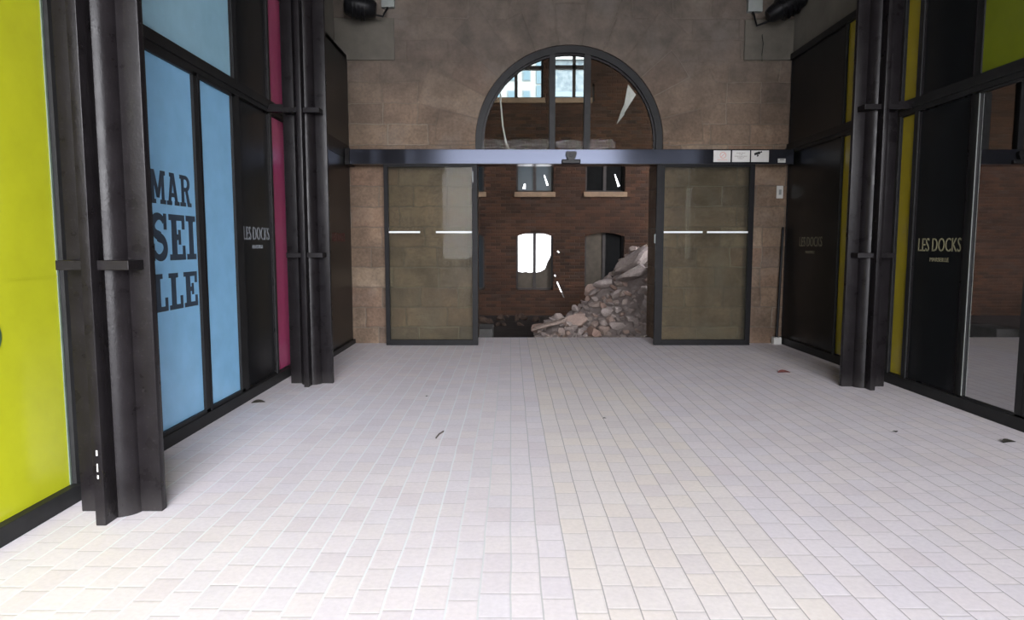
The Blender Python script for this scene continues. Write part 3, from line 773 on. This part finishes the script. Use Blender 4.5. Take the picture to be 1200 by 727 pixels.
big = [(.78, 13.0, .27, 'long low boulder at the left foot of the heap', (1.5, .8, .75)),
       (1.22, 13.35, .25, 'tilted broken slab near the left foot of the heap', (1.3, .9, .7)),
       (2.52, 13.7, .34, 'big smooth boulder high on the right of the heap', (1.3, .9, .75)),
       (2.60, 13.95, .36, 'uppermost long boulder against the right jamb', (1.5, .8, .6)),
       (1.95, 14.15, .26, 'pale boulder on the left shoulder of the heap below the dark window', (1.1, .9, .8)),
       (2.42, 14.5, .18, 'small block topping the heap before the dark window', (1.0, .9, 1.0))]
for x, y, s, lb, sc in big: put_stone(x, y, s, lb, stones[(int(x*10)) % 10], rot=(rnd.uniform(-.2, .2), rnd.uniform(-.5, -.1), rnd.uniform(-.4, .4)), sc=sc)
placed = [(x, y, s) for x, y, s, *_ in big]; tries = 0
while len(placed) < 272 and tries < 14000:
    tries += 1
    x = rnd.uniform(.55, 2.95); y = rnd.uniform(12.0, 14.55)
    if heap(x, y) <= GZ + .03: continue
    if x > (y * 162 / 800) + .05: continue          # behind the jamb
    s = rnd.choice((.06, .08, .10, .12, .14, .17, .20))
    if any((x-a)**2 + (y-c)**2 < (.52*(s + r_))**2 for a, c, r_ in placed): continue
    placed.append((x, y, s)); put_stone(x, y, s)
brown = []
M_brown = mottled('brown_rubble', (.034, .023, .018), .95, .4, 9, bump=.4, spec=.05)
for st in stones[:5]:
    st = st.copy(); st.materials.clear(); st.materials.append(M_brown); brown.append(st)
# loose stones along the foot of the brick wall and on the ground
for i in range(26):
    x = rnd.uniform(-.9, 1.2); y = rnd.uniform(15.2, 17.8)
    sz = rnd.uniform(.05, .17); o = put_stone(x, y, sz, None, mesh=rnd.choice(brown), z=GZ - sz*.2)
    o['label'] = 'loose stone lying along the foot of the brick wall'; o['group'] = 'loose stones along the brick wall'
blk = MB().box(-.75, -.33, 12.4, 13.2, GZ, .02, .015)
tag(blk.build('concrete_block', mottled('dark_concrete', (.04, .038, .036), .9)), 'dark concrete block at the left edge of the doorway', 'block')
bm_ = MB()
bm_.rbox(Matrix.Translation((2.5, 14.35, 1.25)) @ Matrix.Rotation(-.65, 4, 'Y') @ Matrix.Rotation(.3, 4, 'Z'), 1.0, .09, .07, .006)
tag(bm_.build('wooden_beam', mottled('old_timber', (.11, .085, .065), .85)), 'old timber beam lying aslant on top of the heap', 'beam')

# ------------------------------------------------------------------ litter on the pavers
def leaf(x, y, s, c, label, rz):
    b = MB(); n = 9
    for i in range(n):
        pass
    vs = []
    for i in range(n + 1):
        f = i / n; w = .38*math.sin(PI*f)**.8*(1 - .25*f); h = .12*math.sin(PI*f) + .03
        vs.append([b.bm.verts.new(((f - .5)*s, sgn*w*s, .003 + h*s*(abs(sgn) + .15))) for sgn in (-1, 0, 1)])
    for a, d in zip(vs, vs[1:]):
        for k_ in range(2): b.bm.faces.new((a[k_], d[k_], d[k_+1], a[k_+1]))
    ex = bmesh.ops.solidify(b.bm, geom=list(b.bm.faces), thickness=.0015)
    o = b.build('dry_leaf', mottled('leaf', c, .8, .3, 40)); o.location = (x, y, .001); o.rotation_euler = (0, 0, rz)
    tag(o, label, 'leaf', 'dry leaves on the pavers')
leaf(-2.49, 6.62, .13, (.07, .06, .045), 'dry leaf on the pavers by the foot of the plain blue door', .4)
leaf(3.92, 5.24, .12, (.05, .045, .035), 'curled dry leaf on the pavers near the clear glass door', .2)
leaf(3.20, 5.55, .05, (.05, .045, .035), 'small dark leaf alone on the pavers right of centre', 1.2)
leaf(3.33, 8.2, .16, (.28, .10, .09), 'reddish leaf on the pavers in front of the right column', .1)
leaf(.84, 6.0, .035, (.06, .05, .045), 'tiny dark leaf on the cream pavers in the middle', .1)
leaf(-.86, 6.9, .035, (.06, .05, .045), 'tiny dark leaf on the pavers left of the twig', .9)
b = MB().tube([(-.60, 5.36, .008), (-.585, 5.46, .012), (-.56, 5.56, .008)], .006)
tag(b.build('twig', mottled('twig_bark', (.10, .08, .07), .8)), 'short thin twig on the pavers left of centre', 'twig')

# ------------------------------------------------------------------ light
wd = bpy.data.worlds.new('sky'); S.world = wd; wd.use_nodes = True; nt = wd.node_tree
bg = nt.nodes['Background']; tc = nt.nodes.new('ShaderNodeTexCoord')
def dot(v):
    n = nt.nodes.new('ShaderNodeVectorMath'); n.operation = 'DOT_PRODUCT'; nt.links.new(tc.outputs['Generated'], n.inputs[0])
    n.inputs[1].default_value = Vector(v).normalized(); return V(nt, n.outputs['Value'])
lobe = dot((.44, -.80, .40)).mx(0).pw(3.0) * 54.0
up = dot((0, 0, 1)).mx(0)
inten = lobe + up * 1.3 + 2.9
nt.links.new(inten.s, bg.inputs['Strength'])
mx = nt.nodes.new('ShaderNodeMix'); mx.data_type = 'RGBA'; mx.inputs[6].default_value = (.97, .965, 1, 1); mx.inputs[7].default_value = (.80, .88, 1, 1)
nt.links.new(up.s, mx.inputs[0]); nt.links.new(mx.outputs[2], bg.inputs['Color'])
def portal(loc, rot, sx, sy):
    la = bpy.data.lights.new('portal', 'AREA'); la.shape = 'RECTANGLE'; la.size = sx; la.size_y = sy; la.cycles.is_portal = True
    o = bpy.data.objects.new('portal', la); COL.objects.link(o); o.location = loc; o.rotation_euler = rot
portal(((XL + XR)/2, YOPEN - .02, ZC/2), (PI/2, 0, 0), 7.2, ZC)
sun = bpy.data.lights.new('sun', 'SUN'); sun.energy = 1.5; sun.angle = math.radians(.6); sun.color = (1, .96, .9)
o = bpy.data.objects.new('sun', sun); COL.objects.link(o)
o.rotation_euler = Vector((-.45, .55, -.72)).to_track_quat('-Z', 'Y').to_euler()

# ------------------------------------------------------------------ camera
cam = bpy.data.cameras.new('camera'); co = bpy.data.objects.new('camera', cam); COL.objects.link(co); S.camera = co
cam.sensor_width = 36; cam.lens = 800/1200*36; cam.clip_start = .05; cam.clip_end = 400
pit = math.atan((363.5 - 287.5)/800); yaw = math.atan(-1.5/800)
co.location = (0, 0, 1.55); co.rotation_euler = (PI/2 - pit, 0, yaw)
vs = S.view_settings; vs.view_transform = 'Standard'; vs.look = 'None'; vs.exposure = 0.0; vs.gamma = 1; vs.use_curve_mapping = False
S.cycles.use_denoising = True; S.cycles.max_bounces = 10; S.cycles.diffuse_bounces = 6; S.cycles.transparent_max_bounces = 12
S.cycles.sample_clamp_indirect = 8
